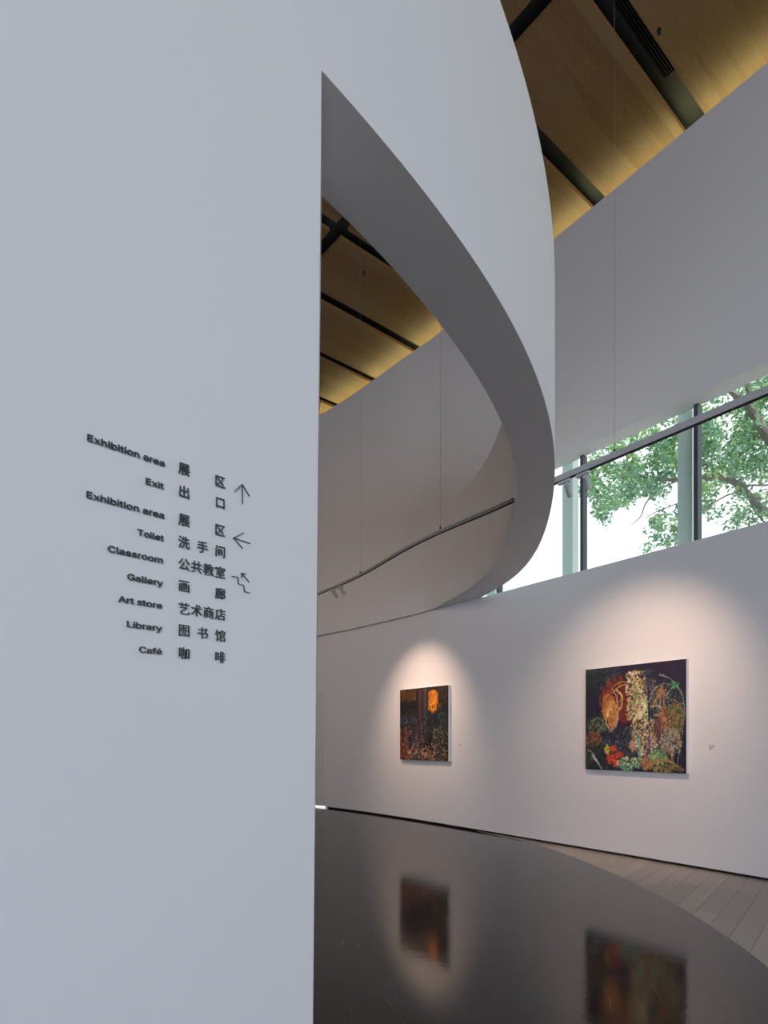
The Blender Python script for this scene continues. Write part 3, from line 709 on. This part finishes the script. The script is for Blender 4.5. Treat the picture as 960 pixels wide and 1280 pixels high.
def paint_bloom():
    c = Cv((.018, .012, .036)); r = c.r
    c.scatter(300, (0, 0, 1, .6), (.02, .06), [(.016, .010, .032), (.022, .014, .045), (.012, .008, .026)], .5)
    c.scatter(200, (0, 0, .36, .18), (.015, .05), [(.03, .05, .06), (.05, .08, .10), (.01, .03, .025), (.012, .012, .03)], .45, 2.7, .3)
    c.scatter(90, (0, .05, .2, .3), (.015, .04), [(.01, .03, .022), (.012, .02, .02)], .5)
    # red-brown bloom
    def blob(cx_, cy_, rx, ry, n, cols, a=None, sz=(.015, .035)):
        for _ in range(n):
            t = r.uniform(0, 2 * PI); q = math.sqrt(r.rand()); c.dab(cx_ + rx * q * math.cos(t), cy_ + ry * q * math.sin(t), r.uniform(*sz), r.uniform(.005, .012), r.uniform(0, PI) if a is None else r.normal(a, .3), np.array(cols[r.randint(len(cols))]) * r.uniform(.8, 1.2), .75)
    blob(.33, .30, .14, .20, 330, [(.16, .02, .015), (.10, .012, .012), (.24, .05, .02), (.07, .01, .012)], 1.6)
    blob(.42, .40, .06, .16, 120, [(.14, .015, .015), (.20, .03, .02)], 1.5)
    blob(.25, .38, .065, .13, 160, [(.48, .15, .03), (.58, .24, .05), (.34, .09, .02)], 1.9)
    blob(.30, .46, .05, .13, 130, [(.60, .26, .05), (.45, .14, .03), (.66, .36, .12)], 1.3)
    for p, cl, w_ in (([(.28, .62), (.23, .54), (.24, .42), (.30, .34)], (.74, .44, .10), .009), ([(.28, .62), (.34, .54), (.355, .42), (.34, .30), (.30, .22)], (.55, .30, .30), .010), ([(.33, .22), (.39, .28), (.39, .38), (.35, .44)], (.72, .46, .16), .012), ([(.30, .25), (.36, .20), (.44, .17), (.40, .15), (.32, .18), (.27, .24)], (.55, .26, .06), .008), ([(.18, .20), (.22, .26), (.28, .18)], (.40, .06, .03), .006), ([(.17, .38), (.16, .30), (.20, .24)], (.35, .06, .03), .006), ([(.30, .66), (.29, .60)], (.3, .1, .02), .004), ([(.245, .48), (.25, .43), (.28, .40)], (.85, .70, .45), .008)):
        c.line(p, w_, w_ * .5, cl, .9)
    blob(.12, .57, .11, .09, 150, [(.03, .09, .035), (.05, .13, .05), (.02, .05, .03), (.25, .26, .16)], None, (.008, .02))
    blob(.09, .70, .09, .08, 120, [(.30, .10, .05), (.22, .07, .05), (.08, .03, .03), (.36, .18, .08)], None, (.008, .02))
    c.scatter(500, (.0, .72, .45, 1), (.008, .03), [(.02, .07, .025), (.012, .04, .02), (.07, .12, .03), (.04, .05, .07), (.015, .02, .03)], .75, PI / 2, .2)
    c.scatter(380, (.2, .58, .62, .85), (.008, .022), [(.10, .13, .19), (.05, .07, .11), (.16, .19, .24), (.03, .05, .05), (.03, .03, .06)], .75, 2.3, .3)
    # gold figure-like column of blossoms
    def gold(x, y):
        if y < .26: return abs(x - .535) < .085 + .1 * y
        if y < .52: return abs(x - .545) < .10
        if y < .82: return abs(x - .615) < .125
        return abs(x - .64) < .07
    c.scatter(1500, (.40, .06, .78, .92), (.007, .017), [(.62, .46, .19), (.50, .32, .10), (.74, .62, .36), (.36, .22, .06), (.80, .72, .52), (.24, .13, .04), (.45, .38, .14)], .9, None, .6, gold)
    c.scatter(420, (.40, .30, .78, .9), (.004, .008), [(.88, .80, .62), (.93, .88, .75), (.30, .12, .03), (.20, .10, .03)], .95, None, .9, gold)
    for p, cl, w_ in (([(.50, .10), (.54, .22), (.56, .34), (.59, .40)], (.30, .42, .16), .007), ([(.52, .38), (.58, .34), (.64, .36), (.65, .55)], (.42, .60, .28), .007), ([(.47, .30), (.55, .27), (.61, .30)], (.12, .16, .10), .010), ([(.57, .50), (.62, .42), (.61, .36)], (.75, .70, .40), .020), ([(.52, .52), (.56, .46), (.60, .44)], (.70, .60, .34), .018), ([(.68, .40), (.76, .40), (.77, .47), (.71, .48)], (.80, .68, .42), .007), ([(.56, .66), (.57, .80), (.56, .97)], (.12, .42, .28), .016), ([(.57, .7), (.56, .85)], (.30, .55, .42), .008), ([(.655, .68), (.67, .80), (.64, .86)], (.16, .04, .22), .012)):
        c.line(p, w_, w_ * .7, cl, .9)
    for k in range(9): c.line([(.70, .35 + .01 * k), (.78, .30 - .01 * k), (.84 - .005 * k, .22 + .03 * k)], .005, .002, (.45, .20, .06), .8)
    c.scatter(120, (.60, .06, .70, .3), (.006, .016), [(.05, .06, .10), (.12, .14, .20), (.03, .02, .05)], .7)
    # grasses on the right
    for k in range(26):
        x = r.uniform(.70, .98); c.line([(x, r.uniform(.7, 1)), (x + r.uniform(-.04, .06), .45), (x + r.uniform(-.16, .1), r.uniform(.12, .36))], .004, .0015, np.array([(.05, .20, .09), (.30, .16, .12), (.42, .36, .30), (.03, .12, .06)][r.randint(4)]), .85)
    for p in ([(.66, .36), (.70, .26), (.80, .20), (.90, .23)], [(.76, .12), (.84, .15), (.92, .22)], [(.92, .22), (.97, .34), (.99, .5)], [(.90, .22), (.84, .28), (.82, .34)]): c.line(p, .005, .002, (.30, .38, .30), .9)
    blob(.90, .22, .03, .03, 14, [(.04, .28, .10)], None, (.008, .018))
    blob(.90, .52, .08, .14, 200, [(.03, .10, .03), (.05, .17, .05), (.35, .24, .08), (.40, .16, .05)], 1.6, (.01, .025))
    blob(.80, .52, .05, .12, 90, [(.46, .22, .08), (.36, .13, .05), (.16, .05, .05)], 1.4, (.01, .03))
    blob(.86, .72, .10, .12, 260, [(.44, .38, .30), (.34, .28, .25), (.18, .16, .18), (.48, .30, .14), (.10, .13, .07)], 1.2, (.008, .022))
    blob(.74, .60, .03, .12, 60, [(.10, .02, .04), (.16, .05, .08)], 1.5, (.01, .025))
    blob(.74, .86, .09, .07, 120, [(.10, .36, .10), (.30, .50, .18), (.06, .22, .08), (.42, .52, .30)], None, (.008, .022))
    for x, y, R in ((.28, .88, .06), (.34, .93, .05), (.30, .79, .035), (.50, .76, .045), (.36, .85, .04)):
        for k in range(12): a = k * .55; c.line([(x, y), (x + R * math.cos(a), y + R * math.sin(a) * .9)], .011, .004, np.array([(.68, .06, .03), (.78, .16, .06), (.55, .03, .03)][k % 3]) if x < .45 else np.array((.55, .30, .20)), .9)
    blob(.24, .80, .03, .04, 24, [(.75, .60, .03)], None, (.008, .016))
    blob(.46, .93, .12, .06, 130, [(.06, .36, .26), (.12, .46, .34), (.02, .15, .11), (.62, .62, .40), (.72, .70, .30)], None, (.008, .02))
    blob(.64, .92, .07, .06, 60, [(.42, .20, .10), (.30, .12, .06)], .3, (.01, .03))
    c.line([(.62, .97), (.74, .90), (.86, .90), (.97, .97)], .016, .010, (.44, .26, .08), .9)
    blob(.82, .96, .14, .04, 110, [(.10, .16, .04), (.42, .20, .10), (.03, .05, .02), (.38, .30, .10)], None, (.008, .018))
    c.line([(.08, .86), (.13, .92), (.18, .99)], .016, .006, (.44, .50, .44), .8)
    c.line([(.02, .80), (.10, .86), (.02, .93)], .004, .002, (.40, .42, .30), .8)
    c.scatter(260, (.02, .55, .98, .98), (.005, .014), [(.012, .012, .02), (.02, .05, .02), (.05, .02, .02)], .85)
    c.brushwork(4500, (.005, .012), .4, 1.6)
    return c.a
def painting(name, x0, x1, zt, zb_, art, label):
    off = -.055
    a, _ = wall_at(x0, off); b, _ = wall_at(x1, off); d = b - a; L = np.hypot(*d); d /= L; ang_ = math.atan2(d[1], d[0])
    hgt = zt - zb_
    t = empty(name, (*a, zb_), ang_, label, 'painting', 'paintings on the long wall')
    bm = bmesh.new(); box(bm, (L / 2, .0295, hgt / 2), (L, .055, hgt), bevel=.002); bmo('stretcher', bm, M['canvas_side'], t)['label'] = 'pale canvas edge'
    n = NP; xs = np.linspace(.001, L - .001, n); zs = np.linspace(hgt - .001, .001, n)
    co = np.zeros((n, n, 3)); co[..., 0] = xs[None, :]; co[..., 1] = .0005; co[..., 2] = zs[:, None]
    idx = np.arange(n * n).reshape(n, n)
    f = np.stack([idx[:-1, :-1], idx[1:, :-1], idx[1:, 1:], idx[:-1, 1:]], -1).reshape(-1, 4)
    me = bpy.data.meshes.new('canvas'); me.vertices.add(n * n); me.vertices.foreach_set('co', co.reshape(-1)); me.loops.add(f.size); me.loops.foreach_set('vertex_index', f.reshape(-1).astype(np.int32))
    me.polygons.add(len(f)); me.polygons.foreach_set('loop_start', np.arange(0, f.size, 4, dtype=np.int32)); me.polygons.foreach_set('loop_total', np.full(len(f), 4, dtype=np.int32)); me.update(calc_edges=True)
    at = me.color_attributes.new('paint', 'FLOAT_COLOR', 'POINT'); at.data.foreach_set('color', np.dstack([np.clip(art, 0, 1), np.ones((n, n))]).reshape(-1).astype(np.float32))
    link('canvas', me, paint_mat(name + '_paint'), t)
painting('painting', 500, 560.5, EYE + .885, EYE - .345, paint_forest(), 'square painting of a dark forest with a glowing orange patch, the smaller looking left one')
painting('painting', 732, 858, EYE + .888, EYE - .370, paint_bloom(), 'larger looking square painting of a red bloom and golden blossoms on dark blue')

def caption(x, y, w_, rows, label):
    p, i = wall_at(x, -.001); d = -wall_dir(i); z = EYE + (HY - y) / F * p[1]
    t = empty('wall_caption', (*p, z), math.atan2(d[1], d[0]), label, 'caption', 'captions beside the paintings')
    rnd = random.Random(int(x))
    for k in range(rows):
        bm = bmesh.new(); xx = 0; W_ = w_ * (1, .8, .45, .6)[k]
        while xx < W_:
            l = rnd.uniform(.006, .016); box(bm, (xx + l / 2, -.0005, -k * .018), (l, .001, .006)); xx += l + .004
        bmo('caption_line', bm, M['rail_slot'], t)
caption(573.5, 930.5, .05, 2, 'tiny lettered caption right of the dark forest painting')
caption(886.5, 932, .062, 3, 'tiny lettered caption right of the blossom painting')

# ------------------------------------------------------------------ tree outside
def limb(name, pts, r0, r1, parent, base):
    P = catmull([tuple(p) for p in pts], 6); n = len(P); bm = bmesh.new()
    verts = []; faces = []; ns = 8
    for i in range(n):
        d = P[min(i + 1, n - 1)] - P[max(i - 1, 0)]; d = Vector(d).normalized(); q = d.to_track_quat('Z', 'Y').to_matrix()
        r = r0 + (r1 - r0) * i / (n - 1); r *= 1 + .08 * math.sin(i * 2.1)
        for k in range(ns):
            v = q @ Vector((math.cos(2 * PI * k / ns) * r, math.sin(2 * PI * k / ns) * r, 0)) + Vector(P[i]) - base; verts.append(tuple(v))
    for i in range(n - 1):
        for k in range(ns): faces.append((i * ns + k, i * ns + (k + 1) % ns, (i + 1) * ns + (k + 1) % ns, (i + 1) * ns + k))
    faces += [tuple(range(ns)), tuple((n - 1) * ns + k for k in range(ns))]
    bm.free()
    return mesh(name, verts, faces, M['bark'], parent, smooth=True)
def build_tree():
    tb = Vector((10.6, 12.2, -.35))
    t = empty('tree', tb, 0, 'leafy green broadleaf tree with grey branches outside the high window', 'tree')
    fork = pix(1100, 700, 12.0)
    limb('trunk', [tb, tb + Vector((-.1, 0, 2.5)), fork + Vector((.3, 0, -.6)), fork], .26, .17, t, tb)
    B = [([fork, pix(1020, 660, 11.5), pix(960, 641, 11.2), pix(935, 618, 11.2), pix(918, 603, 11.3), pix(895, 596, 11.4), pix(862, 600, 11.5), pix(830, 599, 11.6), pix(801, 594.6, 11.7), pix(787, 588, 11.8), pix(779, 577, 11.9)], .085, .018),
         ([fork, pix(1010, 620, 11.2), pix(960, 546, 10.6), pix(948.5, 528, 10.6), pix(937, 510, 10.6), pix(925, 498, 10.7), pix(911, 487, 10.8), pix(895, 470, 11)], .10, .035),
         ([pix(938, 505, 10.7), pix(937, 492, 10.7), pix(933, 479, 10.7), pix(938, 460, 10.8)], .04, .025),
         ([pix(920, 610, 11.3), pix(926, 614, 11.2), pix(937, 607, 11.1), pix(962, 606, 11.0), pix(990, 598, 11)], .022, .014),
         ([pix(924, 614, 11.2), pix(905, 621, 11.2), pix(885, 634, 11.2), pix(868, 650, 11.2)], .016, .006),
         ([pix(848, 600, 11.5), pix(825, 612, 11.5), pix(808, 628, 11.5), pix(801, 645, 11.5), pix(789, 656, 11.5)], .018, .006),
         ([pix(801, 594, 11.7), pix(780, 591, 11.7), pix(760, 593, 11.7), pix(742, 600, 11.7)], .016, .006),
         ([pix(868, 620, 11.6), pix(845, 630, 11.6), pix(820, 640, 11.6), pix(806, 648, 11.6)], .012, .005),
         ([pix(868, 668, 11.6), pix(845, 668, 11.6), pix(825, 676, 11.6)], .012, .005),
         ([pix(962, 660, 11.4), pix(940, 632, 11.4), pix(960, 622, 11.4)], .014, .008)]
    for p, a, b in B: limb('branch', p, a, b, t, tb)
    r = np.random.RandomState(11)
    # clusters: (column, row, depth, radius in m, leaves)
    C = []
    def fill(poly, n, dr, rad, nl):
        poly = np.array(poly, float); x0, y0 = poly.min(0); x1, y1 = poly.max(0); m = 0
        while m < n:
            x = r.uniform(x0, x1); y = r.uniform(y0, y1); ins = False; j = len(poly) - 1
            for i in range(len(poly)):
                if (poly[i, 1] > y) != (poly[j, 1] > y) and x < (poly[j, 0] - poly[i, 0]) * (y - poly[i, 1]) / (poly[j, 1] - poly[i, 1]) + poly[i, 0]: ins = not ins
                j = i
            if ins: C.append((x, y, r.uniform(*dr), r.uniform(*rad), nl)); m += 1
    fill([(738, 560), (790, 530), (870, 480), (870, 600), (845, 612), (800, 618), (775, 628), (765, 645), (748, 645), (735, 600)], 150, (11, 13.2), (.14, .28), 46)
    fill([(724, 585), (745, 585), (755, 640), (765, 655), (752, 654), (736, 620), (722, 625)], 22, (11, 12.5), (.08, .16), 22)
    fill([(815, 640), (850, 630), (870, 650), (870, 680), (810, 690), (803, 682), (812, 660)], 30, (11, 12.5), (.08, .18), 22)
    fill([(870, 480), (960, 400), (1040, 400), (1040, 600), (960, 600), (900, 610), (872, 620)], 330, (10.3, 13.2), (.16, .3), 42)
    fill([(872, 600), (905, 600), (900, 640), (875, 640)], 14, (11, 12.5), (.1, .2), 20)
    fill([(905, 620), (960, 610), (1040, 620), (1040, 700), (960, 680), (905, 670), (890, 660)], 75, (11, 12.5), (.12, .22), 24)
    fill([(780, 520), (870, 380), (1100, 200), (1300, 300), (1300, 650), (1060, 650), (1000, 420), (870, 470)], 170, (10.5, 14), (.25, .45), 30)
    allv = []; allc = []
    for (x, y, d, R, nl) in C:
        c0 = pix(x, y, d); bright = r.rand() ** 1.6
        for _ in range(nl):
            o = r.normal(size=3); o /= np.linalg.norm(o); o *= R * r.rand() ** .5; p = np.array(c0) + o
            s = r.uniform(.032, .055); n = r.normal(size=3) + np.array([-.3, -.3, .9]); n /= np.linalg.norm(n)
            u = np.cross(n, r.normal(size=3)); u /= np.linalg.norm(u); v = np.cross(n, u)
            pts = [p - u * s, p - u * .35 * s + v * .48 * s, p + u * .35 * s + v * .42 * s, p + u * s * 1.05, p + u * .35 * s - v * .42 * s, p - u * .35 * s - v * .48 * s]
            allv.append(pts); k = r.rand()
            g = np.array([.17, .35, .25]) * (1 - .6 * bright) + np.array([.42, .62, .16]) * (.6 * bright)
            g = g * r.uniform(.7, 1.35)
            if k > .93: g = np.array([.42, .52, .16])
            allc.append(g)
    n = len(allv); V = np.array(allv).reshape(-1, 3) - np.array(tb)
    me = bpy.data.meshes.new('foliage'); me.vertices.add(n * 6); me.vertices.foreach_set('co', V.reshape(-1)); me.loops.add(n * 6); me.loops.foreach_set('vertex_index', np.arange(n * 6, dtype=np.int32))
    me.polygons.add(n); me.polygons.foreach_set('loop_start', np.arange(0, n * 6, 6, dtype=np.int32)); me.polygons.foreach_set('loop_total', np.full(n, 6, dtype=np.int32)); me.update(calc_edges=True)
    at = me.color_attributes.new('tint', 'FLOAT_COLOR', 'POINT'); cc = np.repeat(np.array(allc), 6, axis=0); at.data.foreach_set('color', np.c_[np.clip(cc, 0, 1), np.ones(n * 6)].reshape(-1).astype(np.float32))
    o = link('foliage', me, M['leaf'], t); o['kind'] = 'stuff'
build_tree()
